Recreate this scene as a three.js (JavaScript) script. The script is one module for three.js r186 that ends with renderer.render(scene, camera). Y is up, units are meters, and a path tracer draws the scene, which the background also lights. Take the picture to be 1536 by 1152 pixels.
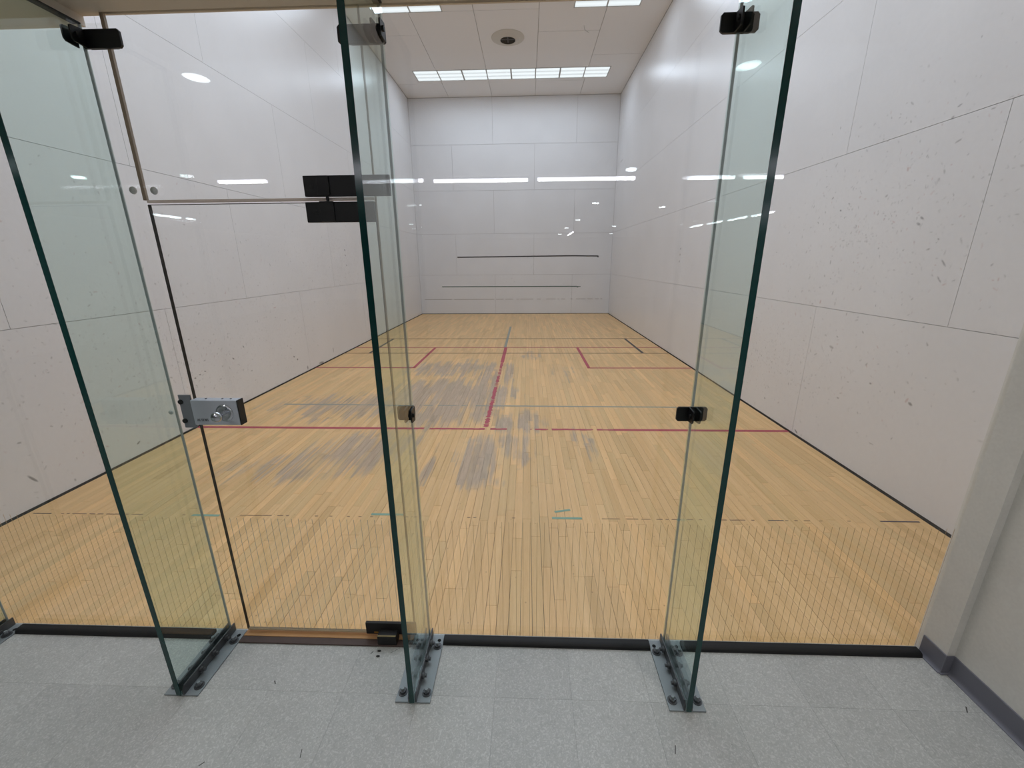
import * as THREE from 'three';
import { mergeGeometries } from 'three/addons/utils/BufferGeometryUtils.js';
import { RoundedBoxGeometry } from 'three/addons/geometries/RoundedBoxGeometry.js';
import { RectAreaLightUniformsLib } from 'three/addons/lights/RectAreaLightUniformsLib.js';
import { FontLoader } from 'three/addons/loaders/FontLoader.js';
import { TextGeometry } from 'three/addons/geometries/TextGeometry.js';

// ---------------------------------------------------------------- camera, light levels, exposure
RectAreaLightUniformsLib.init();
const scene = new THREE.Scene();
scene.background = new THREE.Color(0x000000);
const camera = new THREE.PerspectiveCamera(85.3965, 1536 / 1152, 0.05, 60);
{
  const m = new THREE.Matrix4().makeBasis(
    new THREE.Vector3(0.999309, -0.007547, -0.036388),
    new THREE.Vector3(-0.00307, 0.959053, -0.28321),
    new THREE.Vector3(0.037035, 0.283126, 0.958367));
  camera.quaternion.setFromRotationMatrix(m);
  camera.position.set(0.431, 1.652, 1.527);
}
scene.add(camera);
const renderer = new THREE.WebGLRenderer({ antialias: true });
renderer.toneMapping = THREE.LinearToneMapping;
renderer.toneMappingExposure = 1.07;
renderer.shadowMap.enabled = true;
const COURT_LIGHT = 6.4;      // radiance of a court troffer
const COURT_TINT = new THREE.Color().setRGB(0.735, 0.845, 1.0);
const LENS_GLOW = 1.0;        // what the eye sees of the prismatic lens
const STRIP_LIGHT = 40, STRIP_GLOW = 13;
const DOWN_LIGHT = 0.7, DOWN_GLOW = 12;

// ---------------------------------------------------------------- helpers
function rng(seed) { let a = seed >>> 0; return () => { a = (a + 0x6D2B79F5) | 0; let t = Math.imul(a ^ (a >>> 15), 1 | a); t = (t + Math.imul(t ^ (t >>> 7), 61 | t)) ^ t; return ((t ^ (t >>> 14)) >>> 0) / 4294967296; }; }
const hash = (x, y, s = 0) => { let h = Math.imul(x | 0, 374761393) + Math.imul(y | 0, 668265263) + Math.imul(s | 0, 1442695041); h = Math.imul(h ^ (h >>> 13), 1274126177); return ((h ^ (h >>> 16)) >>> 0) / 4294967296; };
const sm = (t) => t * t * (3 - 2 * t);
function vnoise(x, y, s = 0) { const i = Math.floor(x), j = Math.floor(y), u = sm(x - i), v = sm(y - j); const a = hash(i, j, s), b = hash(i + 1, j, s), c = hash(i, j + 1, s), d = hash(i + 1, j + 1, s); return a + (b - a) * u + (c - a) * v + (a - b - c + d) * u * v; }
const fbm = (x, y, s = 0, o = 3) => { let r = 0, k = 0.5, n = 0; for (let i = 0; i < o; i++) { r += k * vnoise(x, y, s + i * 17); n += k; x *= 2.03; y *= 2.03; k *= 0.5; } return r / n; };
const clamp = (v, a = 0, b = 1) => Math.min(b, Math.max(a, v));
const step = (a, b, v) => sm(clamp((v - a) / (b - a)));

const taken = new Map();
function numbered(name) { const n = taken.get(name) ?? 0; taken.set(name, n + 1); return n ? name + '_' + String(n).padStart(3, '0') : name; }
function shade(o) { o.traverse((c) => { if (c.isMesh) { c.castShadow = true; c.receiveShadow = true; } }); return o; }
function thing(name, label, category, [x, y, z] = [0, 0, 0], group) {
  const o = new THREE.Group(); o.name = numbered(name); o.position.set(x, y, z); o.userData = { label, category };
  if (group) o.userData.group = group;
  scene.add(o); return o;
}
function setting(name, label, category) { const o = new THREE.Group(); o.name = name; o.userData = { label, category, kind: 'structure' }; scene.add(o); return o; }
function part(name, geometry, material, parent, label) {
  const m = new THREE.Mesh(Array.isArray(geometry) ? mergeGeometries(geometry.map((g) => (g.index ? g.toNonIndexed() : g))) : geometry, material);
  m.name = name; m.castShadow = m.receiveShadow = true; if (label) m.userData.label = label;
  parent.add(m); return m;
}
const box = (x0, x1, y0, y1, z0, z1) => new THREE.BoxGeometry(x1 - x0, y1 - y0, z1 - z0).translate((x0 + x1) / 2, (y0 + y1) / 2, (z0 + z1) / 2);
const rbox = (x0, x1, y0, y1, z0, z1, r = 0.002, s = 2) => new RoundedBoxGeometry(x1 - x0, y1 - y0, z1 - z0, s, r).translate((x0 + x1) / 2, (y0 + y1) / 2, (z0 + z1) / 2);
function mapped(g, f) { const p = g.attributes.position, uv = g.attributes.uv; for (let i = 0; i < p.count; i++) { const [u, v] = f(p.getX(i), p.getY(i), p.getZ(i)); uv.setXY(i, u, v); } return g; }
const cyl = (r, h, axis = 'y', n = 20) => { const g = new THREE.CylinderGeometry(r, r, h, n); if (axis === 'x') g.rotateZ(Math.PI / 2); if (axis === 'z') g.rotateX(Math.PI / 2); return g; };
function texture(w, h, f, srgb = true) {
  const d = new Uint8Array(w * h * 4);
  for (let j = 0; j < h; j++) for (let i = 0; i < w; i++) { const c = f(i, j), k = (j * w + i) * 4; d[k] = clamp(c[0], 0, 255); d[k + 1] = clamp(c[1], 0, 255); d[k + 2] = clamp(c[2], 0, 255); d[k + 3] = 255; }
  return finish(d, w, h, srgb);
}
function finish(d, w, h, srgb) {
  const t = new THREE.DataTexture(d, w, h); t.magFilter = THREE.LinearFilter; t.minFilter = THREE.LinearMipmapLinearFilter; t.generateMipmaps = true; t.wrapS = t.wrapT = THREE.RepeatWrapping; t.anisotropy = 8;
  if (srgb) t.colorSpace = THREE.SRGBColorSpace; t.needsUpdate = true; return t;
}
const std = (o) => new THREE.MeshStandardMaterial(o);
const lin = (r, g, b) => new THREE.Color().setRGB(r, g, b);

// ---------------------------------------------------------------- dimensions (metres)
const HW = 3.048, LEN = 12.192, CEIL = 6.173, GZ0 = 0.028, GZ1 = 0.040, HEAD = 2.388;
const COURSES = [0.012, 1.237, 2.475, 3.712, 4.958, CEIL - 0.004];

// ---------------------------------------------------------------- materials
const M = {};
// wall panels: off-white laminate with ball marks; a map for each wall, laid out in metres
function wallTexture(W, H, w, h, seed, marks, base, clusters, count) {
  const d = new Float32Array(w * h * 3), r = rng(seed);
  for (let j = 0; j < h; j++) for (let i = 0; i < w; i++) {
    const x = i / w * W, y = j / h * H, n = (fbm(x * 2.2, y * 2.2, seed, 3) - 0.5) * 7 + (vnoise(x * 60, y * 60, seed + 9) - 0.5) * 3, k = (j * w + i) * 3;
    for (let c = 0; c < 3; c++) d[k + c] = base[c] + n;
  }
  const px = w / W, py = h / H;
  const stamp = (x, y, a, b, ang, alpha, col) => {
    const R = Math.max(a, b) * 1.3, ca = Math.cos(ang), sa = Math.sin(ang);
    for (let j = Math.floor((y - R) * py); j <= (y + R) * py; j++) for (let i = Math.floor((x - R) * px); i <= (x + R) * px; i++) {
      if (i < 0 || j < 0 || i >= w || j >= h) continue;
      const dx = (i + 0.5) / px - x, dy = (j + 0.5) / py - y, u = (dx * ca + dy * sa) / a, v = (-dx * sa + dy * ca) / Math.max(b, 0.5 / px);
      const q = u * u + v * v, t = alpha * clamp(1.4 - q * 1.2) * (0.55 + 0.45 * vnoise(i * 0.9, j * 0.9, seed + 3));
      if (t <= 0) continue; const k = (j * w + i) * 3;
      for (let c = 0; c < 3; c++) d[k + c] += (col[c] - d[k + c]) * t;
    }
  };
  for (let n = 0; n < count; n++) {
    const cl = clusters[Math.floor(r() * clusters.length)], g = () => (r() + r() + r() - 1.5) * 1.15;
    const x = cl[0] + g() * cl[2], y = cl[1] + g() * cl[3], s = 0.003 + 0.010 * r() * r() * r() + 0.003 * r();
    const tone = r() < 0.18 ? [178, 140, 135] : [122, 120, 116];
    stamp(x, Math.abs(y), s * (1 + r() * 1.4), s * (0.45 + 0.4 * r()), r() * 3.14, 0.14 + 0.56 * r() * r(), tone);
  }
  for (const [x, y, a, b, ang, al] of marks) stamp(x, y, a, b, ang, al, [70, 68, 66]);
  const o = new Uint8Array(w * h * 4);
  for (let i = 0; i < w * h; i++) { o[i * 4] = clamp(d[i * 3], 0, 255); o[i * 4 + 1] = clamp(d[i * 3 + 1], 0, 255); o[i * 4 + 2] = clamp(d[i * 3 + 2], 0, 255); o[i * 4 + 3] = 255; }
  return finish(o, w, h, true);
}
const WALLC = [228, 226, 226];
// in (distance from the front wall, height)
const leftMap = wallTexture(LEN, CEIL, 2048, 1024, 11, [
  [LEN - 0.97, 0.207, 0.045, 0.008, 1.0, 0.75], [LEN - 1.776, 0.118, 0.022, 0.008, 2.7, 0.75], [LEN - 5.68, 0.148, 0.05, 0.012, 1.5, 0.5], [LEN - 5.2, 0.03, 0.09, 0.02, 0.1, 0.6],
  [LEN - 3.16, 0.57, 0.02, 0.009, 0.6, 0.75], [LEN - 3.37, 0.672, 0.018, 0.009, 0.9, 0.7], [LEN - 4.5, 0.25, 0.02, 0.014, 0.2, 0.8], [LEN - 4.42, 0.31, 0.02, 0.012, 0.5, 0.8],
  [LEN - 2.62, 0.52, 0.016, 0.006, 0.2, 0.8], [LEN - 2.7, 0.535, 0.014, 0.006, 0.3, 0.8], [LEN - 2.55, 0.5, 0.014, 0.006, 0.1, 0.8], [LEN - 6.66, 1.879, 0.018, 0.018, 0, 0.9], [LEN - 6.66, 1.782, 0.016, 0.016, 0, 0.9], [LEN - 6.67, 1.6, 0.016, 0.016, 0, 0.9], [LEN - 4.75, 0.06, 0.02, 0.03, 0, 0.6],
], WALLC, [[7.2, 1.5, 2.6, 0.9], [9.0, 0.6, 1.8, 0.5], [5.0, 1.0, 3.0, 0.8], [10.3, 1.0, 1.3, 0.9], [5.6, 1.7, 0.9, 0.5]], 3400);
const rightMap = wallTexture(LEN, CEIL, 2048, 1024, 23, [
  [LEN - 2.33, 0.04, 0.028, 0.008, 2.7, 0.85], [LEN - 6.07, 1.835, 0.016, 0.016, 0, 0.9], [LEN - 6.07, 1.737, 0.016, 0.016, 0, 0.9], [LEN - 6.07, 1.627, 0.016, 0.016, 0, 0.9], [LEN - 2.93, 0.182, 0.012, 0.008, 2.6, 0.85],
  [LEN - 1.263, 0.694, 0.02, 0.01, 2.8, 0.6], [LEN - 1.62, 0.736, 0.012, 0.008, 0, 0.5], [LEN - 1.47, 2.538, 0.016, 0.005, 0.3, 0.5], [LEN - 1.50, 2.48, 0.012, 0.008, 0.6, 0.5], [LEN - 1.535, 1.906, 0.018, 0.007, 2.6, 0.55], [LEN - 1.55, 1.87, 0.02, 0.008, 2.7, 0.5], [LEN - 2.324, 2.037, 0.013, 0.006, 2.6, 0.75], [LEN - 2.45, 2.15, 0.01, 0.006, 0.7, 0.6], [LEN - 1.3, 1.62, 0.03, 0.006, 2.3, 0.5], [LEN - 1.3, 1.52, 0.03, 0.005, 2.3, 0.45], [LEN - 2.1, 0.92, 0.03, 0.012, 2.9, 0.3],
], WALLC, [[10.2, 1.9, 0.9, 0.55], [7.0, 1.5, 2.4, 0.9], [9.9, 0.75, 1.2, 0.4], [5.0, 1.0, 3.0, 0.8], [10.4, 2.0, 1.0, 0.8], [9.0, 0.6, 1.0, 0.5]], 2300);
const frontMap = wallTexture(2 * HW, CEIL, 1024, 1024, 37, [], [228, 227, 228], [[3, 1.0, 2.5, 0.8], [3, 1.6, 2.2, 0.9]], 260);
M.wallLeft = std({ map: leftMap, roughness: 0.31 });
M.wallRight = std({ map: rightMap, roughness: 0.31 });
M.wallFront = std({ map: frontMap, roughness: 0.42 });
M.ceilPanel = std({ color: 0xebe8e6, roughness: 0.6 });
M.joint = std({ color: 0xaaa5a0, roughness: 0.9 });
M.gapDark = std({ color: 0x2b231b, roughness: 0.9 });
M.plaster = std({ color: 0xe4e2de, roughness: 0.75 });
M.courtBack = std({ color: 0xd8d4d0, roughness: 0.6 });
const paintTex = texture(512, 512, (i, j) => { const n = (fbm(i / 40, j / 40, 5) - 0.5) * 8 + (vnoise(i / 3, j / 3, 8) - 0.5) * 6; return [214 + n, 211 + n, 204 + n]; });
M.paint = std({ map: paintTex, roughness: 0.55 });
M.header = std({ color: 0xd2c8ba, roughness: 0.75 });
M.base = std({ color: 0x6c6c75, roughness: 0.5 });

// floor finish: maple grain plus the grey worn-through patches, laid out in metres over the whole court
const WEAR = [
  [-0.70, -4.91, 0.70, 0.40], [-0.55, -5.40, 0.2, 0.25], [-0.62, -3.55, 0.70, 0.62], [-1.66, -3.15, 0.80, 0.40], [-1.05, -1.94, 0.42, 0.36], [-1.49, -1.60, 0.28, 0.22], [0.0, -1.75, 0.15, 0.45], [0.32, -2.03, 0.17, 0.29],
  [0.33, -2.62, 0.22, 0.30], [0.15, -4.63, 0.08, 0.5], [0.97, -4.59, 0.20, 0.42], [0.96, -2.15, 0.09, 0.27], [-0.41, -1.53, 0.08, 0.18], [-2.03, -1.58, 0.2, 0.22], [0.21, -1.37, 0.07, 0.08], [-0.15, -4.2, 0.2, 0.55], [-0.55, -2.92, 0.36, 0.40], [-0.05, -3.0, 0.14, 0.4], [-0.35, -1.35, 0.1, 0.12], [0.45, -6.0, 0.25, 0.3]];
const WEARK = [0.8, 0.55, 1, 0.7, 0.75, 0.6, 0.95, 0.75, 0.75, 0.75, 0.4, 0.4, 0.6, 0.35, 0.55, 0.75, 0.85, 0.8, 0.4, 0.35];
const BW = 0.0572;
const floorMap = texture(2048, 2048, (i, j) => {
  const x = (i + 0.5) / 2048 * 2 * HW - HW, z = (j + 0.5) / 2048 * LEN - LEN, row = Math.floor((x + HW) / BW);
  const g = fbm(x * 95, z * 2.2, 3, 3) - 0.5, g2 = fbm(x * 26 + row * 7.3, z * 0.9 + row * 3.1, 7, 2) - 0.5, f = vnoise(x * 300, z * 26, 13) - 0.5;
  let c = [234 + g * 13 + g2 * 10 + f * 7, 189 + g * 15 + g2 * 12 + f * 8, 128 + g * 17 + g2 * 14 + f * 8];
  let w = 0;
  for (let k = 0; k < WEAR.length; k++) { const e = WEAR[k], dx = (x - e[0]) / (e[2] * 1.18), dz = (z - e[1]) / (e[3] * 1.22), q = dx * dx + dz * dz; if (q < 2.4) w = Math.max(w, WEARK[k] * (1.15 - 0.62 * q)); }
  if (w > 0.02) {
    const bd = hash(row, Math.floor(z * 1.15 + hash(row, 1) * 5), 4), s = fbm(x * 40, z * 1.5, 21, 3) * 0.9 + fbm(x * 11, z * 5, 29, 3) * 0.55 - 0.72;
    const t = 0.9 * step(0.26, 0.80, w * 0.9 + s * 0.9 + (bd - 0.5) * 0.42), n = (fbm(x * 120, z * 9, 31, 2) - 0.5) * 30;
    c = [c[0] + (186 + n - c[0]) * t, c[1] + (161 + n - c[1]) * t, c[2] + (136 + n - c[2]) * t];
  }
  const sp = hash(i >> 1, j, 77); if (sp > 0.9993) { c[0] -= 60; c[1] -= 60; c[2] -= 50; }
  return c;
});
const TINTS = []; { const r = rng(5); for (let k = 0; k < 12; k++) { const t = 0.86 + 0.25 * (k / 11), w = 1 + (r() - 0.5) * 0.06; TINTS.push([t * w * 0.93, t * 0.93, t * (2 - w) * 0.93 - (t < 0.97 ? 0.03 : 0)]); } }
M.boards = TINTS.map((t) => std({ map: floorMap, color: lin(...t), roughness: 0.36 }));
M.boardField = std({ map: floorMap, vertexColors: true, roughness: 0.36 });
M.red = std({ color: 0xb03a4c, roughness: 0.5 });
M.black = std({ color: 0x3f3a3a, roughness: 0.5 });
M.brown = std({ color: 0x7a5236, roughness: 0.5 });
M.teal = std({ color: 0x97978a, roughness: 0.6 });
M.tealBright = std({ color: 0x7fa490, roughness: 0.6 });
M.inkBlue = std({ color: 0x2a2645, roughness: 0.6 });
// vinyl composition tile: pale flecks in grey
const tileTex = texture(2048, 2048, (i, j) => {
  const x = i / 2048 * 1.2192, y = j / 2048 * 1.2192;
  const a = vnoise(x * 260 + 2.4 * vnoise(x * 60, y * 60, 2), y * 260 + 2.4 * vnoise(x * 60, y * 60, 4), 6), b = vnoise(x * 90, y * 90, 9), c = vnoise(x * 420, y * 420, 15);
  let v = 177 + step(0.5, 0.9, a) * 18 - step(0.6, 0.9, b) * 6 + (c - 0.5) * 11 + (fbm(x * 6, y * 6, 19) - 0.5) * 9;
  if (hash(i >> 1, j >> 1, 33) > 0.99965) v -= 80;
  return [v, v - 0.5, v - 5];
});
M.tiles = [0.95, 0.98, 1.0, 1.03].map((t) => std({ map: tileTex, color: lin(t, t, t), roughness: 0.4 }));
M.slab = std({ map: tileTex, roughness: 0.4 });
// glass
const pane = (r, g, b) => new THREE.MeshPhysicalMaterial({ color: lin(r, g, b), transmission: 1, thickness: 0, roughness: 0, ior: 1.5 });
M.pane = pane(0.985, 0.99, 0.985);
M.finPane = pane(0.885, 0.955, 0.935);
M.edge = std({ color: lin(0.004, 0.045, 0.042), roughness: 0.12 });
M.edgePale = std({ color: 0xf0dfd4, roughness: 0.4 });
M.edgeDark = std({ color: 0x2e2a26, roughness: 0.4 });
M.silicone = std({ color: 0xa4a6a8, roughness: 0.5 });
M.siliconeTan = std({ color: 0x9a8874, roughness: 0.6 });
M.etched = std({ color: 0xbb9c76, roughness: 0.8 });
M.etchedFaint = std({ color: 0xd0b48e, roughness: 0.8 });
M.etchedGrey = std({ color: 0xa2a2a2, roughness: 0.8 });
// metals and plastics
M.blackMetal = std({ color: 0x050506, roughness: 0.45 });
M.blackWorn = std({ color: 0x100e0d, roughness: 0.6 });
M.steel = std({ color: 0x8f9698, roughness: 0.5, metalness: 0.4 });
M.steelDark = std({ color: 0x5a5c5e, roughness: 0.45, metalness: 0.6 });
M.hole = std({ color: 0x060606, roughness: 0.9 });
M.aluminium = std({ color: 0xbcc1c9, roughness: 0.42, metalness: 0.2 });
M.studSilver = std({ color: 0xd4d4d2, roughness: 0.3, metalness: 0.5 });
M.plateGrey = std({ color: 0x84878d, roughness: 0.5, metalness: 0.15 });
M.chrome = std({ color: 0xc4c8cf, roughness: 0.16, metalness: 1 });
M.capBlack = std({ color: 0x1c1c1c, roughness: 0.6 });
M.ink = std({ color: 0x14161a, roughness: 0.7 });
M.rubber = std({ color: 0x060607, roughness: 0.6 });
M.oakSill = std({ color: 0xb98a58, roughness: 0.5 });
M.brownStrip = std({ color: 0x4b3a34, roughness: 0.55 });
M.white = std({ color: 0xe6e6e4, roughness: 0.5 });
M.frameGrey = std({ color: 0xb9bab8, roughness: 0.5 });
M.ventShade = std({ color: 0xc9c4bb, roughness: 0.6 });
// prismatic lens: three lamps show through it as brighter bands
const lensTex = texture(8, 96, (i, j) => { const v = j / 96, b = Math.pow(Math.abs(Math.sin(Math.PI * (v * 3))), 0.6), k = 0.80 + 0.2 * b; return [255 * k * 0.955, 255 * k * 0.985, 255 * k]; });
M.lens = std({ color: 0x111111, emissive: 0xffffff, emissiveMap: lensTex, emissiveIntensity: LENS_GLOW, roughness: 0.5 });
M.stripLens = std({ color: 0x222222, emissive: lin(0.88, 0.88, 1.0), emissiveIntensity: STRIP_GLOW, roughness: 0.5 });
M.downLens = std({ color: 0x222222, emissive: lin(0.86, 0.95, 1.0), emissiveIntensity: DOWN_GLOW, roughness: 0.5 });
M.downRing = std({ color: 0xf2f2f0, roughness: 0.4 });

// ================================================================ THE COURT SHELL
// ---- floor of narrow maple boards
const floor = setting('floor', 'narrow-board maple court floor with worn grey patches', 'floor');
part('subfloor', box(-HW - 0.1, HW + 0.1, -0.2, -0.02, -LEN - 0.1, 0.02), M.gapDark, floor);
{
  const r = rng(42), list = [], rows = Math.floor(2 * HW / BW), x0 = -rows * BW / 2;
  for (let k = 0; k < rows; k++) {
    let z = 0.02 + 0.0 - 0; let first = true;
    while (z > -LEN + 0.02) {
      let L = first ? 0.15 + r() * 0.9 : 0.22 + r() * r() * 1.1 + r() * 0.25; first = false;
      if (z - L < -LEN + 0.2) L = z + LEN - 0.012;
      const gap = r() < 0.4 ? 0.0021 : 0.0009;
      list.push({ x0: x0 + k * BW + gap / 2, x1: x0 + (k + 1) * BW - gap / 2, z0: z - L + 0.0009, z1: z - 0.0009, tint: clamp(Math.floor((r() + r() + r()) / 3 * 14 - 1), 0, 11), lift: (r() - 0.5) * 0.0006 });
      z -= L;
    }
  }
  // the 300 that show largest stand as boards of their own; the rest are one field of boards
  camera.updateMatrixWorld(true); camera.updateProjectionMatrix();
  const v = new THREE.Vector3();
  for (const b of list) {
    const zs = Math.min(b.z1, 0), ok = v.set((b.x0 + b.x1) / 2, 0, (b.z0 + zs) / 2).project(camera);
    const dist = Math.hypot((b.x0 + b.x1) / 2 - 0.43, 1.65, (b.z0 + b.z1) / 2 - 1.53);
    b.size = Math.abs(ok.x) < 1.03 && Math.abs(ok.y) < 1.03 ? Math.min(b.z1 - b.z0, 1.2) / (dist * dist * dist) : 0;
  }
  list.sort((a, b) => b.size - a.size);
  const uvf = (x, y, z) => [(x + HW) / (2 * HW), (z + LEN) / LEN];
  const rest = [];
  list.forEach((b, n) => {
    const g = mapped(box(b.x0, b.x1, -0.02, b.lift - 0.0004, b.z0, b.z1), uvf);
    if (n < 300) part(n ? 'floor_board_' + String(n).padStart(3, '0') : 'floor_board', g, M.boards[b.tint], floor);
    else { const c = new Float32Array(g.attributes.position.count * 3); for (let i = 0; i < c.length; i += 3) c.set(TINTS[b.tint], i); g.setAttribute('color', new THREE.BufferAttribute(c, 3)); rest.push(g); }
  });
  const f = part('board_field', mergeGeometries(rest), M.boardField, floor); f.userData.kind = 'stuff';
}
// ---- painted and taped lines: thin films broken where the boards have shed them
{
  const r = rng(77), film = (x0, x1, z0, z1, y = 0.0006) => new THREE.BoxGeometry(x1 - x0, 0.0006, z1 - z0).translate((x0 + x1) / 2, y, (z0 + z1) / 2);
  const across = (name, z, w, x0, x1, m, worn, zb) => {           // a line across the boards
    const gs = []; for (let x = x0; x < x1; x += BW) { const e = Math.min(x + BW, x1), q = worn ? worn((x + e) / 2) : 0, zz = zb === undefined ? z : z + (zb - z) * ((x - x0) / (x1 - x0)); if (r() < q) { if (r() < 0.6) gs.push(film(x + 0.01 * r(), x + 0.012 + 0.02 * r(), zz - w * 0.3 * r(), zz + w * 0.4 * r())); continue; } const t = q > 0.02 ? w * 0.28 * r() : 0; gs.push(film(x, e, zz - w / 2 + t, zz + w / 2 - (q > 0.02 ? w * 0.2 * r() : 0))); }
    return part(name, gs, m, floor);
  };
  const along = (name, x, w, z0, z1, m, worn) => {
    const gs = []; for (let z = z0; z < z1; z += 0.03) { const q = worn ? worn(z) : 0; if (r() < q) { gs.push(film(x - w / 2 + w * r() * 0.7, x - w / 2 + w * (0.72 + 0.28 * r()), z, z + 0.014)); continue; } gs.push(film(x - w / 2 + (q > 0.03 ? w * 0.25 * r() : 0), x + w / 2 - (q > 0.03 ? w * 0.25 * r() : 0), z, Math.min(z + 0.03, z1))); }
    return part(name, gs, m, floor);
  };
  const E = HW - 0.01;
  across('red_floor_line', -2.43, 0.05, -E, E, M.red, (x) => (x > 0.24 && x < 0.52 ? 0.85 : x > -0.75 && x < 0.24 ? 0.14 : x > 0.52 && x < 1.3 ? 0.06 : 0)).userData.label = 'red line worn through near the middle';
  along('red_floor_line', 0.0, 0.06, -6.64, -2.48, M.red, (z) => (z > -5.0 && z < -3.9 ? 0.6 : z > -5.4 ? 0.08 : 0));
  across('red_floor_line', -6.63, 0.05, -E, E, M.red);
  across('red_floor_line', -4.985, 0.05, -E, -1.39, M.red);
  across('red_floor_line', -4.985, 0.05, 1.39, E, M.red);
  along('red_floor_line', -1.415, 0.05, -6.62, -4.97, M.red);
  along('red_floor_line', 1.415, 0.05, -6.62, -4.97, M.red);
  across('dark_floor_line', -7.62, 0.05, -E, E, M.brown);
  across('dark_floor_line', -6.096, 0.05, -E, E, M.brown);
  along('black_floor_line', -2.565, 0.05, -7.6, -6.11, M.black);
  along('black_floor_line', 2.565, 0.05, -7.6, -6.11, M.black);
  across('grey_tape_line', -3.165, 0.036, -2.53, 2.17, M.teal, (x) => (x < 0.0 && x > -1.6 ? 0.22 : 0.02), -3.125);
  along('grey_tape_line', -0.015, 0.05, -9.39, -6.66, M.teal);
  for (const [x0, x1, z] of [[-1.861, -1.667, -0.871], [-0.633, -0.405, -0.912], [0.598, 0.798, -0.899]]) part('teal_tape_mark', film(x0, x1, z - 0.011, z + 0.011, 0.0009), M.tealBright, floor);
  part('teal_tape_mark', new THREE.BoxGeometry(0.112, 0.0006, 0.02).rotateY(0.25).translate(0.674, 0.0009, -0.984), M.tealBright, floor);
  { const gs = []; for (let x = -2.99; x < 2.72; x += 0.02) { const z = -0.864 - 0.053 * (x + 2.99) / 5.98; const p = (x < -1.2 ? 0.8 : x < 1.0 ? 0.28 : 0.6) * (vnoise(x * 5, 1, 3) > 0.42 ? 1 : 0.15); if (r() < p) gs.push(film(x, x + 0.02, z - 0.0045 * (0.5 + r() * 0.5), z + 0.003)); } part('tape_remnant', gs, M.brown, floor); }
  part('ink_line', film(2.74, 2.99, -0.922, -0.911), M.inkBlue, floor); part('ink_line', film(-2.99, -2.86, -0.868, -0.860), M.black, floor); part('ink_line', film(2.02, 2.12, -0.913, -0.906), M.black, floor);
}
// ---- panelled walls
const panelGap = 0.0032;
function panelled(name, label, plane, horiz, offsets, mat, uvw, g = panelGap) {
  const w = setting(name, label, 'wall');
  for (let c = 0; c < 5; c++) {
    const cuts = [horiz[0]]; for (let s = offsets[c % 2]; s < horiz[1] - 0.05; s += 2.4555) if (s > horiz[0] + 0.05) cuts.push(s); cuts.push(horiz[1]);
    for (let k = 0; k + 1 < cuts.length; k++) part('wall_panel', plane(cuts[k] + g / 2, cuts[k + 1] - g / 2, COURSES[c] + (c ? g / 2 : 0), COURSES[c + 1] - g / 2), mat, w);
  }
  return w;
}
const sideUv = (x, y, z) => [(z + LEN) / LEN, y / CEIL];
const wl = panelled('wall_left', 'white panelled side wall of the court meeting the lock side of the glass front', (a, b, y0, y1) => mapped(box(-HW - 0.02, -HW, y0, y1, a, b), sideUv), [-LEN, 0.02], [-2.38 - 4 * 2.4555, -1.14 - 5 * 2.4555], M.wallLeft);
part('base_gap', box(-HW - 0.0119, -HW - 0.004, -0.02, 0.0125, -LEN, 0.02), M.gapDark, wl);
part('backing', box(-HW - 0.15, -HW - 0.012, -0.2, CEIL + 0.1, -LEN - 0.15, 0.02), M.joint, wl);
const wr = panelled('wall_right', 'white panelled side wall of the court with a scatter of ball marks beside the grey baseboard corner', (a, b, y0, y1) => mapped(box(HW, HW + 0.02, y0, y1, a, b), sideUv), [-LEN, 0.02], [-2.39 - 4 * 2.4555, -1.16 - 5 * 2.4555], M.wallRight);
part('base_gap', box(HW + 0.004, HW + 0.0119, -0.02, 0.0125, -LEN, 0.02), M.gapDark, wr);
part('backing', box(HW + 0.012, HW + 0.15, -0.2, CEIL + 0.1, -LEN - 0.15, 0.02), M.joint, wr);
const wf = panelled('wall_front', 'white panelled end wall of the court facing the glass', (a, b, y0, y1) => mapped(box(a, b, y0, y1, -LEN - 0.02, -LEN), (x, y) => [(x + HW) / (2 * HW), y / CEIL]), [-HW, HW], [-0.613 - 2.4555, 0.62 - 2.4555 * 2], M.wallFront, null, 0.005);
part('base_gap', box(-HW, HW, -0.02, 0.0125, -LEN - 0.0119, -LEN - 0.004), M.gapDark, wf);
part('backing', box(-HW - 0.15, HW + 0.15, -0.2, CEIL + 0.1, -LEN - 0.15, -LEN - 0.012), M.joint, wf);
{
  const r = rng(8), bar = (x0, x1, y, h, yb = y) => { const n = 14, gs = []; for (let k = 0; k < n; k++) { const a = x0 + (x1 - x0) * k / n, b = x0 + (x1 - x0) * (k + 1) / n, ym = y + (yb - y) * k / n; gs.push(box(a, b, ym - h / 2, ym + h / 2, -LEN, -LEN + 0.002)); } return gs; };
  part('black_tape_line', [...bar(-1.80, 1.86, 1.782, 0.036, 1.802), ...bar(1.86, 2.64, 1.80, 0.036, 1.785), box(2.61, 2.645, 1.745, 1.79, -LEN, -LEN + 0.002)], M.black, wf, 'black tape line higher on the end wall');
  part('green_tape_line', [...bar(-2.34, 2.0, 0.872, 0.028, 0.863), ...bar(2.0, 2.12, 0.86, 0.02), box(2.0, 2.05, 0.83, 0.86, -LEN, -LEN + 0.002)], std({ color: 0x52685e, roughness: 0.6 }), wf, 'dull green tape line low on the end wall');
  const gs = []; for (let x = -2.93; x < 2.92; x += 0.06) if (r() < (x < -0.7 ? 0.9 : 0.6)) gs.push(box(x, x + 0.06, 0.468 - 0.007, 0.468 + 0.007, -LEN, -LEN + 0.0015)); part('faded_line', gs, std({ color: 0xa39c96, roughness: 0.7 }), wf, 'faded grey line above the floor');
}
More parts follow.
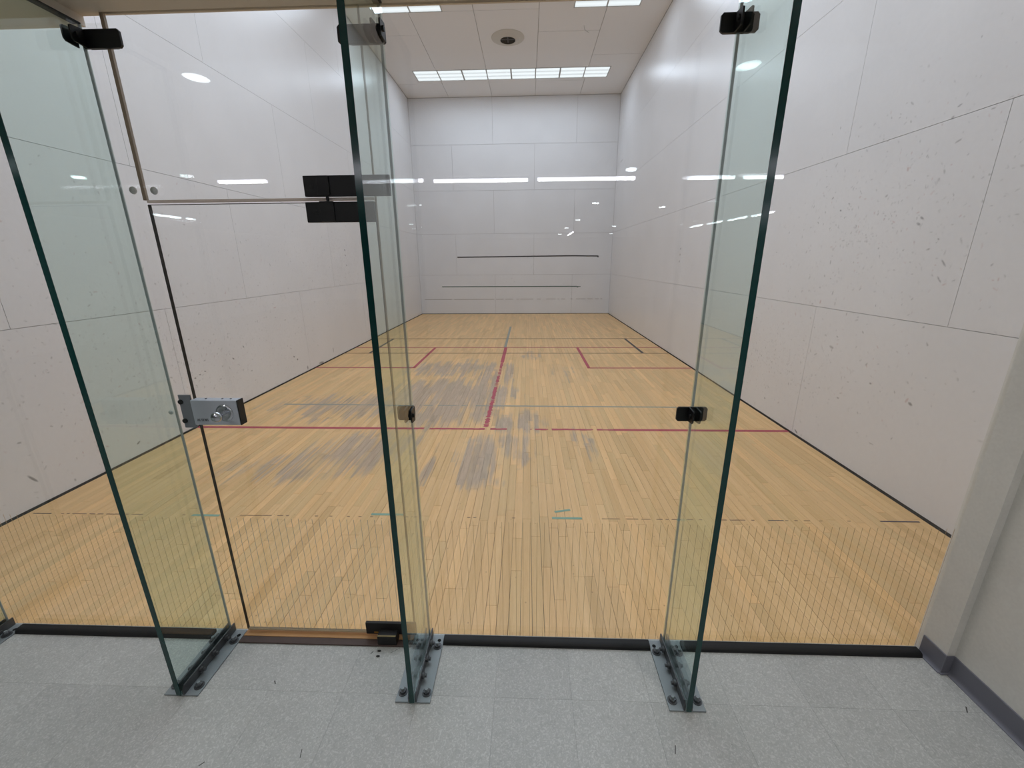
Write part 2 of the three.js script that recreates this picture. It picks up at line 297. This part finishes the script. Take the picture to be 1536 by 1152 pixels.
// ---- court ceiling of panels
const ceil = setting('ceiling', 'white panelled court ceiling with rows of lights', 'ceiling');
part('backing', box(-HW - 0.15, HW + 0.15, CEIL + 0.02, CEIL + 0.16, -LEN - 0.15, 0.1), M.joint, ceil);
{
  const xs = [-HW, -1.85, -0.605, 0.628, 1.892, HW], gg = 0.008;
  const cross = [[-11.2, -8.75, -6.3, -3.86, -1.4], [-7.93, -5.49, -3.05, -0.6], [-7.93, -5.49, -3.05, -0.6], [-11.2, -8.75, -6.3, -3.86, -1.4], [-9.81, -7.37, -4.93, -2.5]];
  for (let k = 0; k < 5; k++) { const zs = [-LEN, ...cross[k], 0.02]; for (let n = 0; n + 1 < zs.length; n++) part('ceiling_panel', box(xs[k] + gg / 2, xs[k + 1] - gg / 2, CEIL, CEIL + 0.018, zs[n] + 0.004, zs[n + 1] - 0.004), M.ceilPanel, ceil); }
}
// ---- the wall over the glass, and the short return beside it
const wb = setting('wall_back', 'white wall above and beside the glass front', 'wall');
part('bulkhead', box(-HW - 0.15, HW + 0.15, HEAD + 0.002, CEIL + 0.1, 0.02, 0.36), M.courtBack, wb);
part('jamb', box(2.15, HW + 0.15, -0.1, HEAD + 0.002, 0.02, 0.145), M.paint, wb);
mapped(wb.children[1].geometry, (x, y, z) => [z * 0.8 + x * 0.8, y * 0.8]);
const wc = setting('wall_corridor_right', 'grey-white corridor wall running on from the glass front', 'wall');
part('wall_face', mapped(box(2.18, HW + 0.15, -0.1, 2.7, 0.145, 1.75), (x, y, z) => [z * 0.8 + x * 0.8, y * 0.8]), M.paint, wc);
// header beam: soffit over the fins
const hd = setting('trim_1', 'beige header beam above the glass front', 'header');
part('soffit', box(-0.945, 2.15, HEAD, HEAD + 0.002, 0.02, 0.36), M.header, hd);
part('soffit', box(-HW - 0.1, -0.945, HEAD - 0.028, HEAD + 0.002, 0.02, 0.36), M.header, hd);
part('fascia', box(-HW - 0.1, 2.18, HEAD - 0.0, 2.62, 0.36, 0.365), M.header, hd);
// ---- corridor room behind the camera
const fl2 = setting('floor_corridor', 'speckled grey vinyl tile floor in front of the glass', 'floor');
{
  const r = rng(19), T = 0.3048, uvf = (ox, oz) => (x, y, z) => [(x + ox) / 1.2192, (z + oz) / 1.2192];
  for (let i = -10; i < 8; i++) for (let j = 0; j < 4; j++) {
    const x0 = i * T, x1 = Math.min(x0 + T, 2.18), z0 = Math.max(j * T, 0.02), z1 = (j + 1) * T; if (x1 - x0 < 0.02) continue;
    part('floor_tile', mapped(box(x0 + 0.0003, x1 - 0.0003, -0.02, 0, z0 + 0.0003, z1 - 0.0003), uvf(r() * 1.2, r() * 1.2)), M.tiles[Math.floor(r() * 4)], fl2);
  }
  part('slab', mapped([box(-9, 7, -0.2, -0.003, 0.02, 18)][0], uvf(0, 0)), M.slab, fl2);
}
part('scuff_mark', [[-0.6915, 0.5694, -0.6797, 0.5572, 0.003], [-0.3556, 0.5348, -0.3626, 0.5082, 0.0025], [-0.6070, 0.2641, -0.5960, 0.2779, 0.004], [0.9594, 0.4538, 0.9502, 0.4812, 0.003], [2.1159, 0.2843, 2.0987, 0.3069, 0.004], [-0.2542, 0.1320, -0.2471, 0.1188, 0.003], [-0.1337, 0.0988, -0.1700, 0.1263, 0.0012]].map(([x0, z0, x1, z1, t]) => new THREE.BoxGeometry(Math.hypot(x1 - x0, z1 - z0), 0.0004, t).rotateY(-Math.atan2(z1 - z0, x1 - x0)).translate((x0 + x1) / 2, 0.0003, (z0 + z1) / 2)), std({ color: 0x4a4844, roughness: 0.8 }), fl2, 'dark scuffs on the tiles');
const cl2 = setting('ceiling_corridor', 'white flat ceiling of the corridor', 'ceiling'); part('board', box(-9.1, 7.1, 2.62, 2.8, 0.36, 18.1), M.plaster, cl2);
for (const [n, l, g] of [['wall_corridor_far', 'white far wall of the space outside the court', box(-9.1, 7.1, -0.1, 2.7, 18, 18.15)], ['wall_corridor_left', 'white left wall of the space outside the court', box(-9.15, -9, -0.1, 2.7, 0, 18.1)], ['wall_corridor_east', 'white right wall of the space outside the court', box(7, 7.15, -0.1, 2.7, 1.6, 18.1)], ['wall_corridor_front', 'white wall beside the glass front on the lock side', box(-9.1, -HW - 0.15, -0.1, 2.7, 0.02, 0.36)], ['wall_corridor_return', 'white wall round the corner from the baseboard', box(HW + 0.15, 7.1, -0.1, 2.7, 1.6, 1.75)]]) part('wall_face', g, M.plaster, setting(n, l, 'wall'));
// cove baseboard of dark grey vinyl, wrapping the jamb corner
{
  const b = setting('baseboard_right', 'dark grey vinyl cove baseboard wrapping the corridor wall corner', 'baseboard');
  const prof = (n) => { const s = new THREE.Shape(); s.moveTo(0, 0); s.lineTo(-0.016, 0); s.lineTo(-0.016, 0.002); s.quadraticCurveTo(-0.005, 0.004, -0.004, 0.018); s.lineTo(-0.004, 0.089); s.lineTo(-0.002, 0.091); s.lineTo(0, 0.091); return new THREE.ExtrudeGeometry(s, { depth: n, bevelEnabled: false, curveSegments: 5 }); };
  part('cove_strip', prof(0.103).translate(2.15, 0, 0.046), M.base, b);
  part('cove_strip', prof(1.6).translate(2.18, 0, 0.1497), M.base, b);
  part('corner_piece', [rbox(2.1455, 2.1795, 0.001, 0.091, 0.1452, 0.1495, 0.0015), rbox(2.1385, 2.1765, 0.0005, 0.006, 0.1452, 0.158, 0.002)], M.base, b);
}

// ================================================================ THE GLASS FRONT
function etched(parent, x0, x1, y0 = 0.022, y1 = 0.617, mat = M.etched) { const g = new THREE.BoxGeometry(0.0011, y1 - y0, 0.0006); let n = 0; for (let x = Math.ceil((x0 + 0.012) / 0.0296) * 0.0296; x < x1 - 0.008; x += 0.0296) { const m = part(n ? 'etched_line_' + String(n).padStart(3, '0') : 'etched_line', g, mat, parent); m.position.set(x, (y0 + y1) / 2, GZ1 + 0.0004); n++; } }
let windows = 0;
function glassPanel(x0, x1, label, top = HEAD, mat = M.etched) {
  const t = setting('window_' + ++windows, label, 'window');
  part('pane', box(x0 + 0.001, x1 - 0.001, 0.004, top, GZ0, GZ1), M.pane, t, 'clear glass pane');
  etched(t, x0, x1, 0.022, 0.617, mat); return t;
}
const gp0 = glassPanel(-HW, -2.0285, 'clear glass wall panel beyond the fin farthest from the lock', HEAD - 0.028, M.etchedFaint);
const gp1 = glassPanel(-2.0215, -0.876, 'clear glass wall panel on the lock side of the door', HEAD - 0.028, M.etchedFaint);
const gp2 = glassPanel(-0.078, 1.0435, 'clear glass wall panel between the door hinges and the fin with two black clips');
part('panel_edge', box(-0.0792, -0.077, 0.004, HEAD, GZ0, GZ1 + 0.0004), M.siliconeTan, gp2, 'thin brownish polished edge');
part('scratch_mark', [[0.6503, 1.9502, 0.6682, 1.9710], [0.6779, 1.9479, 0.6876, 1.9631], [0.6876, 1.9631, 0.6959, 1.9668], [0.7052, 1.9513, 0.7150, 1.9646], [0.7262, 1.9529, 0.7321, 1.9605], [0.5948, 2.3187, 0.5972, 2.3088], [0.5972, 2.3088, 0.6033, 2.3037], [0.6033, 2.3037, 0.6093, 2.3011]].map(([x0, y0, x1, y1]) => new THREE.BoxGeometry(Math.hypot(x1 - x0, y1 - y0), 0.0012, 0.0003).rotateZ(Math.atan2(y1 - y0, x1 - x0)).translate((x0 + x1) / 2, (y0 + y1) / 2, GZ1 + 0.0003)), std({ color: 0xe8e8ea, roughness: 0.8 }), gp2, 'faint whitish scratches on the glass');
const gp3 = glassPanel(1.0475, 2.15, 'clear glass wall panel next to the grey corridor wall');
// strike plate of the lock and small bolts on the panel beside the door
{
  const sp = thing('strike_plate', 'grey metal strike plate with two black screws beside the silver lock', 'strike plate');
  const s = part('plate', rbox(-0.920, -0.872, 1.030, 1.166, GZ1, GZ1 + 0.006, 0.0015), M.plateGrey, sp);
  for (const y of [1.138, 1.060]) part('screw', cyl(0.0092, 0.006, 'z').translate(-0.912, y, GZ1 + 0.008), M.capBlack, s);
  const stud = (x, y, l, r) => { const p = thing('glass_stud', l, 'stud'); const g = new THREE.LatheGeometry([[0, 0.006], [r * 0.45, 0.0055], [r * 0.55, 0.004], [r * 0.9, 0.004], [r, 0.001], [r, 0]].map((q) => new THREE.Vector2(...q)), 24).rotateX(Math.PI / 2).translate(x, y, GZ1); return part('stud_head', g, M.studSilver, p); };
  stud(-0.902, 1.891, 'small round metal stud on the fixed panel level with the transom stud', 0.0125); stud(-0.967, 1.093, 'tiny round metal stud beside the strike plate of the lock', 0.009); stud(-0.829, 1.889, 'small round metal stud in the lower corner of the transom', 0.0125);
}
// transom over the door
const tr = setting('window_5', 'clear glass transom over the door', 'window');
part('pane', box(-0.864, -0.081, 1.860, HEAD, GZ0, GZ1), M.pane, tr, 'clear glass pane');
part('bottom_edge', box(-0.864, -0.081, 1.8515, 1.860, GZ0, GZ1 + 0.0004), M.edgePale, tr, 'pale polished bottom edge');
part('silicone_joint', box(-0.8765, -0.8645, 1.860, HEAD, GZ0 + 0.002, GZ1 - 0.001), M.siliconeTan, tr, 'tan silicone joint');
// upper half of the top pivot is clamped to the transom
{
  const pv = thing('pivot_patch', 'black pivot plate clamped to the transom just above the door', 'pivot plate');
  const p = part('plate', rbox(-0.309, -0.022, 1.862, 1.926, GZ1, GZ1 + 0.012, 0.002), M.blackMetal, pv);
  part('pivot_block', rbox(-0.262, -0.222, 1.864, 1.925, GZ1 + 0.012, GZ1 + 0.017, 0.001), M.blackMetal, p); part('screw', cyl(0.006, 0.002, 'z').translate(-0.282, 1.893, GZ1 + 0.0125), M.capBlack, p);
  part('pivot_pin', cyl(0.005, 0.03).translate(-0.236, 1.856, GZ1 + 0.006), M.blackMetal, p);
}
// the door leaf
const door = setting('door_1', 'frameless clear glass door with black pivot fittings and a silver lock', 'door');
part('pane', box(-0.862, -0.082, 0.024, 1.845, GZ0, GZ1), M.pane, door, 'clear glass leaf');
part('leaf_edge', [box(-0.8645, -0.862, 0.024, 1.845, GZ0, GZ1 + 0.0004), box(-0.082, -0.0808, 0.024, 1.845, GZ0, GZ1 + 0.0004), box(-0.862, -0.082, 1.845, 1.8462, GZ0, GZ1 + 0.0004)], M.edgeDark, door, 'dark polished edges of the leaf');
part('bottom_seal', box(-0.862, -0.082, 0.018, 0.024, GZ0, GZ1 + 0.0006), std({ color: 0xb9a27e, roughness: 0.5 }), door);
etched(door, -0.862, -0.082, 0.03, 0.617, M.etchedGrey);
{
  const p = part('top_pivot', rbox(-0.312, -0.079, 1.782, 1.846, GZ1, GZ1 + 0.012, 0.002), M.blackMetal, door, 'black pivot plate at the top of the leaf');
  part('cover', rbox(-0.262, -0.214, 1.784, 1.8475, GZ1 + 0.012, GZ1 + 0.0165, 0.001), M.blackMetal, p); part('screw', cyl(0.007, 0.002, 'z').translate(-0.281, 1.816, GZ1 + 0.0125), M.capBlack, p);
  const q = part('bottom_pivot', [rbox(-0.299, -0.070, 0.026, 0.088, GZ1, GZ1 + 0.014, 0.002)], M.blackWorn, door, 'worn black pivot at the foot of the leaf');
  part('pivot_shoe', rbox(-0.236, -0.150, 0.002, 0.055, GZ1 + 0.006, GZ1 + 0.052, 0.004), M.blackWorn, q); part('worn_lip', box(-0.234, -0.152, 0.0545, 0.0556, GZ1 + 0.046, GZ1 + 0.0525), std({ color: 0x8a7a52, roughness: 0.7 }), q);
  part('scuff', box(-0.262, -0.243, 0.034, 0.040, GZ1 + 0.0138, GZ1 + 0.0146), std({ color: 0xa8782c, roughness: 0.8 }), q, 'yellow scuff');
}
{
  const z0 = 0.034, z1 = 0.076, c = part('lock_case', rbox(-0.850, -0.6705, 1.0545, 1.1545, z0 + 0.007, z1, 0.0025), M.aluminium, door, 'silver box lock');
  part('end_cap', rbox(-0.6705, -0.6665, 1.0545, 1.1545, z0 + 0.007, z1 - 0.001, 0.001), M.capBlack, c);
  part('back_plate', rbox(-0.846, -0.70, 1.060, 1.138, 0.022, GZ0, 0.001), M.aluminium, c);
  part('rosette', new THREE.LatheGeometry([[0, 0.006], [0.010, 0.006], [0.012, 0.0035], [0.026, 0.0055], [0.030, 0.005], [0.0335, 0.002], [0.034, 0]].map((q) => new THREE.Vector2(...q)), 40).rotateX(Math.PI / 2).translate(-0.7235, 1.1045, z1), M.chrome, c, 'chrome rosette');
  part('knob', new THREE.LatheGeometry([[0, 0.058], [0.008, 0.0575], [0.0145, 0.055], [0.0185, 0.050], [0.020, 0.044], [0.0195, 0.039], [0.016, 0.034], [0.009, 0.031], [0.0075, 0.028], [0.0085, 0.025], [0.0075, 0.0225], [0.0085, 0.020], [0.0075, 0.017], [0.0085, 0.014], [0.008, 0.005], [0.008, 0.002]].map((q) => new THREE.Vector2(...q)), 36).rotateX(Math.PI / 2).translate(-0.7235, 1.1045, z1), M.chrome, c, 'chrome turn knob');
  for (const x of [-0.802, -0.737, -0.704]) part('cap_screw', cyl(0.0035, 0.002).translate(x, 1.1552, 0.055), M.capBlack, c);
  const font = await new FontLoader().loadAsync('fonts/droid/droid_serif_bold.typeface.json');
  const tg = new TextGeometry('ALTEMI', { font, size: 0.010, depth: 0.0004, curveSegments: 3, bevelEnabled: false }); tg.computeBoundingBox();
  tg.scale(0.045 / tg.boundingBox.max.x, 1, 1).translate(-0.838, 1.0705, z1 + 0.0001); part('lettering', tg, M.ink, c, 'black maker lettering');
}
// ---- glass fins that stiffen the wall
function fin(x, label, top) {
  const t = thing('glass_fin', label, 'glass fin', [x, 0, 0]);
  part('pane', box(-0.0093, 0.0093, 0.012, top, 0.0445, 0.3435), M.finPane, t, 'green-tinted glass');
  part('polished_edge', box(-0.0095, 0.0095, 0.012, top, 0.3437, 0.3455), M.edge, t, 'dark green polished edge');
  part('silicone_joint', box(-0.004, 0.004, 0.012, top, GZ1 + 0.0004, 0.0444), M.silicone, t, 'grey silicone joint');
  part('head_joint', box(-0.0125, 0.0125, top - 0.004, top + 0.0, 0.05, 0.345), M.capBlack, t);
  return t;
}
const FX = [-2.025, -0.944, -0.013, 1.0455];
fin(FX[0], 'tall green-edged glass fin farthest from the silver lock', HEAD - 0.030); fin(FX[1], 'tall green-edged glass fin beside the silver lock', HEAD - 0.030); fin(FX[2], 'tall green-edged glass fin on the hinge side of the door', HEAD - 0.002); fin(FX[3], 'tall green-edged glass fin between the two clear panels past the door', HEAD - 0.002);
// ---- steel floor brackets that clamp the fins
const hexBolt = (r, h, axis) => { const g = new THREE.CylinderGeometry(r, r, h, 6); if (axis === 'x') g.rotateZ(Math.PI / 2); return g; };
function bracket(x, label) {
  const t = thing('floor_bracket', label, 'bracket', [x, 0, 0]);
  const plate = part('base_plate', new RoundedBoxGeometry(0.138, 0.007, 0.306, 1, 0.0012).translate(0, 0.0035, 0.185), M.steel, t);
  for (const s of [-1, 1]) for (const z of [0.062]) part('plate_hole', cyl(0.008, 0.0012).translate(s * 0.049, 0.0073, z), M.hole, plate);
  for (const s of [-1, 1]) {
    const sh = new THREE.Shape(); sh.moveTo(-0.032, 0.007); sh.lineTo(-0.338, 0.007); sh.lineTo(-0.338, 0.030); sh.lineTo(-0.326, 0.046); sh.lineTo(-0.032, 0.046);
    const u = part('upright', new THREE.ExtrudeGeometry(sh, { depth: 0.006, bevelEnabled: false }).rotateY(Math.PI / 2).translate(s > 0 ? 0.0105 : -0.0165, 0, 0), M.steelDark, t);
    for (const z of [0.095, 0.170, 0.245]) part('clamp_bolt', [hexBolt(0.0135, 0.010, 'x').translate(s * 0.0215, 0.028, z), cyl(0.007, 0.009, 'x', 10).translate(s * 0.031, 0.028, z)], M.steelDark, u);
    for (const z of [0.092, 0.300]) {
      const a = part('anchor_bolt', [cyl(0.0185, 0.0025, 'y', 18).translate(s * 0.0475, 0.0085, z), hexBolt(0.013, 0.010).translate(s * 0.0475, 0.0145, z)], M.steelDark, t, 'dark anchor nut on a washer');
      part('stud', cyl(0.0058, 0.012, 'y', 12).translate(s * 0.0475, 0.0235, z), M.steel, a);
    }
  }
  return t;
}
bracket(FX[0], 'steel floor bracket under the fin farthest from the lock'); bracket(FX[1], 'steel floor bracket under the fin beside the silver lock'); bracket(FX[2], 'steel floor bracket beside the black door pivot'); bracket(FX[3], 'steel floor bracket under the fin between the two clear panels past the door');
// ---- black clips joining fins and panels
function clip(x, y, x0, x1, h, label) {
  const t = thing('glass_clip', label, 'clip', [x, y, 0]);
  const sh = new THREE.Shape(), c = 0.006; sh.moveTo(x0 + c, -h / 2); sh.lineTo(x1 - c, -h / 2); sh.lineTo(x1, -h / 2 + c); sh.lineTo(x1, h / 2 - c); sh.lineTo(x1 - c, h / 2); sh.lineTo(x0 + c, h / 2); sh.lineTo(x0, h / 2 - c); sh.lineTo(x0, -h / 2 + c);
  part('panel_plate', new THREE.ExtrudeGeometry(sh, { depth: 0.007, bevelEnabled: true, bevelSize: 0.001, bevelThickness: 0.001, bevelSegments: 1 }).translate(0, 0, GZ1 + 0.0015), M.blackMetal, t);
  part('rear_plate', new THREE.ExtrudeGeometry(sh, { depth: 0.003, bevelEnabled: false }).scale(0.8, 0.8, 1).translate(0, 0, GZ0 - 0.0035), M.blackMetal, t);
  for (const s of [-1, 1]) {
    const a = new THREE.Shape(); a.moveTo(-0.049, -h / 2); a.lineTo(-0.086, -h / 2 + 0.003); a.lineTo(-0.092, -h / 2 + 0.010); a.lineTo(-0.092, h / 2 - 0.007); a.lineTo(-0.088, h / 2 - 0.003); a.lineTo(-0.049, h / 2);
    const g = part('fin_plate', new THREE.ExtrudeGeometry(a, { depth: 0.005, bevelEnabled: false }).rotateY(Math.PI / 2).translate(s > 0 ? 0.0102 : -0.0152, 0, 0), M.blackMetal, t);
    part('screw', cyl(0.008, 0.006, 'x', 14).translate(s * 0.0182, 0, 0.074), M.blackMetal, g);
  }
  return t;
}
clip(FX[1], 2.317, -0.0, 0.124, 0.048, 'black clip holding the transom to the fin beside the lock');
clip(FX[2], 2.310, -0.130, 0.012, 0.048, 'black clip holding the transom to the fin on the hinge side');
clip(FX[2], 1.098, -0.052, 0.012, 0.056, 'small black clip at mid height on the fin on the hinge side');
clip(FX[3], 2.312, -0.055, 0.053, 0.048, 'black clip near the header on the fin past the door');
clip(FX[3], 1.100, -0.057, 0.053, 0.054, 'black clip at mid height on the fin past the door');
// ---- black vinyl strip along the foot of the fixed panels, wooden sill under the door
for (const [a, b, l] of [[-HW, FX[0] - 0.07, 'black vinyl strip along the floor beyond the bracket farthest from the lock'], [FX[0] + 0.07, FX[1] - 0.07, 'black vinyl strip along the floor on the lock side of the door'], [FX[2] + 0.07, FX[3] - 0.07, 'black vinyl strip along the floor between the two brackets past the door'], [FX[3] + 0.07, 2.134, 'black vinyl strip along the floor up to the grey baseboard']]) {
  const t = thing('floor_strip', l, 'strip'), s = new THREE.Shape(); s.moveTo(-GZ1 - 0.002, 0.0); s.lineTo(-0.080, 0.0); s.lineTo(-0.078, 0.013); s.quadraticCurveTo(-0.073, 0.0205, -0.062, 0.0215); s.lineTo(-GZ1 - 0.002, 0.0215);
  part('strip_profile', new THREE.ExtrudeGeometry(s, { depth: b - a, bevelEnabled: false, curveSegments: 6 }).rotateY(Math.PI / 2).translate(a, 0, 0), M.rubber, t);
}
{
  const t = thing('door_sill', 'wooden door sill with a dark brown edge strip', 'sill');
  part('wood_board', rbox(-0.872, -0.083, 0, 0.008, 0.021, 0.062, 0.001), M.oakSill, t); part('edge_strip', rbox(-0.874, -0.083, 0, 0.007, 0.0625, 0.096, 0.002), M.brownStrip, t, 'dark brown edge strip');
}

{ const g = new THREE.DodecahedronGeometry(0.006, 0).scale(1.5, 0.5, 0.8).translate(0, 0.003, 0); { const t = thing('rubber_crumb', 'black crumb lying by the dark sill strip of the door', 'crumb', [-0.2205, 0, 0.1180]); part('crumb_body', g, M.blackWorn, t); } { const t = thing('rubber_crumb', 'black crumb lying a little farther from the door sill', 'crumb', [-0.2174, 0, 0.1438]); part('crumb_body', g, M.blackWorn, t); } }
// ================================================================ FITTINGS
// ---- court ceiling lights: recessed troffers with two prismatic lenses each
function troffer(x, z, label, group) {
  const t = thing('ceiling_light', label, 'ceiling light', [x, CEIL, z], group), W = 1.222, D = 0.61, y = -0.006;
  part('frame', [box(-W / 2, W / 2, y, 0.0, -D / 2, -D / 2 + 0.018), box(-W / 2, W / 2, y, 0, D / 2 - 0.018, D / 2), box(-W / 2, -W / 2 + 0.02, y, 0, -D / 2, D / 2), box(W / 2 - 0.02, W / 2, y, 0, -D / 2, D / 2), box(-0.014, 0.014, y, 0, -D / 2, D / 2)], M.frameGrey, t);
  for (const s of [-1, 1]) part('lens', mapped(box(s * 0.3025 - 0.2885, s * 0.3025 + 0.2885, -0.0035, -0.0005, -D / 2 + 0.018, D / 2 - 0.018), (px, py, pz) => [px, (pz + D / 2) / D]), M.lens, t, 'glowing prismatic lens');
  const l = new THREE.RectAreaLight(COURT_TINT, COURT_LIGHT, 1.16, 0.56); l.name = 'troffer_light'; l.position.set(0, -0.012, 0); l.rotation.x = -Math.PI / 2; l.castShadow = true; t.add(l);
}
for (const [x, w] of [[-1.83, 'first from the lock-side wall'], [-0.61, 'second from the lock-side wall'], [0.61, 'second from the wall opposite the lock'], [1.83, 'first from the wall opposite the lock']]) troffer(x, -10.725, 'troffer in the row by the end wall, ' + w, 'row of troffers nearest the end wall');
troffer(-1.80, -7.62, 'fluorescent troffer over the lock side of the court short of the round vent', undefined); troffer(1.88, -7.62, 'fluorescent troffer over the baseboard side of the court short of the round vent', undefined);
for (const z of [-4.53, -2.99, -1.45]) for (const x of [-1.83, -0.61, 0.61, 1.83]) troffer(x, z, 'fluorescent troffer in the part of the court ceiling above the glass front', 'troffers above the near half of the court');
// ---- round ceiling vent
{
  const t = thing('ceiling_vent', 'round white ceiling vent with a dark centre', 'vent', [-0.005, CEIL, -8.95]);
  part('flange', new THREE.LatheGeometry([[0.16, -0.05], [0.165, -0.055], [0.19, -0.045], [0.245, -0.022], [0.255, -0.018], [0.30, -0.016], [0.345, -0.008], [0.348, 0]].map((q) => new THREE.Vector2(...q)), 48), M.ventShade, t);
  part('throat', new THREE.LatheGeometry([[0, -0.02], [0.10, -0.02], [0.15, -0.03], [0.158, -0.05]].map((q) => new THREE.Vector2(...q)), 36), M.hole, t, 'dark open throat');
  part('damper', [box(-0.14, 0.14, -0.034, -0.03, -0.012, 0.012), box(-0.012, 0.012, -0.034, -0.03, -0.14, 0.14)], std({ color: 0x4a4a4c, roughness: 0.6 }), t);
}
// ---- corridor lamps, mirrored in the glass
function strip(x, z, L, turn, label, group) {
  const t = thing('strip_light', label, 'strip light', [x, 2.62, z], group); t.rotation.y = turn;
  part('housing', box(-L / 2, L / 2, -0.012, -0.001, -0.04, 0.04), M.white, t);
  part('lens', new RoundedBoxGeometry(L - 0.02, 0.030, 0.040, 2, 0.008).translate(0, -0.027, 0), M.stripLens, t, 'glowing lens');
  const l = new THREE.RectAreaLight(lin(0.98, 0.98, 1), STRIP_LIGHT, L - 0.04, 0.026); l.name = 'strip_lamp'; l.position.set(0, -0.045, 0); l.rotation.x = -Math.PI / 2; l.castShadow = true; t.add(l);
}
for (const [x, z, L, w] of [[-2.997, 3.906, 0.61, 'short strip light mirrored in the transom above the door'], [-1.40, 3.99, 1.165, 'long strip light mirrored across the black pivot plate of the transom'], [-0.142, 4.06, 1.165, 'long strip light mirrored over the end wall, the one closer to the door'], [1.127, 4.05, 1.185, 'long strip light mirrored over the end wall corner, away from the door'], [2.601, 4.101, 0.617, 'short strip light mirrored over the fin past the door'], [3.304, 4.116, 0.602, 'short strip light mirrored at the green edge of the fin past the door']]) strip(x, z, L, 0, w, 'strip lights in a row outside the court');
for (const [x, z, L] of [[5.30, 11.6, 0.92], [5.38, 10.53, 0.94], [5.46, 9.46, 0.94], [5.52, 8.45, 0.9], [-6.98, 7.47, 0.68], [-6.96, 8.06, 0.24], [1.97, 14.6, 1.9]]) strip(x, z, L, Math.PI / 2, 'linear strip light mirrored small and slanting in the glass', 'strip lights along the far corridor');
function downlight(x, z, label, group, drop = 0.004) {
  const t = thing('downlight', label, 'downlight', [x, 2.62, z], group);
  part('trim_ring', new THREE.TorusGeometry(0.062, 0.008, 8, 36).rotateX(Math.PI / 2).translate(0, -0.002, 0), M.downRing, t);
  part('lens', cyl(0.056, drop, 'y', 32).translate(0, -0.001 - drop / 2, 0), M.downLens, t, 'glowing disc');
  const l = new THREE.SpotLight(lin(1, 0.985, 0.96), DOWN_LIGHT * 4, 0, 1.1, 0.7, 2); l.name = 'downlight_lamp'; l.position.set(0, -0.035, 0); l.shadow.radius = 4; l.castShadow = true; const tg = new THREE.Object3D(); tg.name = 'aim'; tg.position.set(0, -1, 0); t.add(tg); l.target = tg; t.add(l);
}
for (const [x, z, w] of [[-1.36, 1.10, 'round downlight mirrored large in the transom over the door'], [1.57, 1.12, 'round downlight mirrored large beside the fin past the door']]) downlight(x, z, w, 'downlights over the glass front');
for (const [x, z] of [[1.56, 3.62], [-4.68, 3.57], [-3.43, 3.59], [-1.49, 6.35], [1.6, 6.39], [1.65, 9.48], [1.6, 12.02], [1.63, 15.11], [2.95, 7.08], [2.94, 11.58], [3.52, 15.03], [-2.64, 10.16], [-2.66, 11.17]]) downlight(x, z, 'round recessed downlight mirrored small in the glass', 'downlights farther along the corridor', 0.024);

renderer.render(scene, camera);
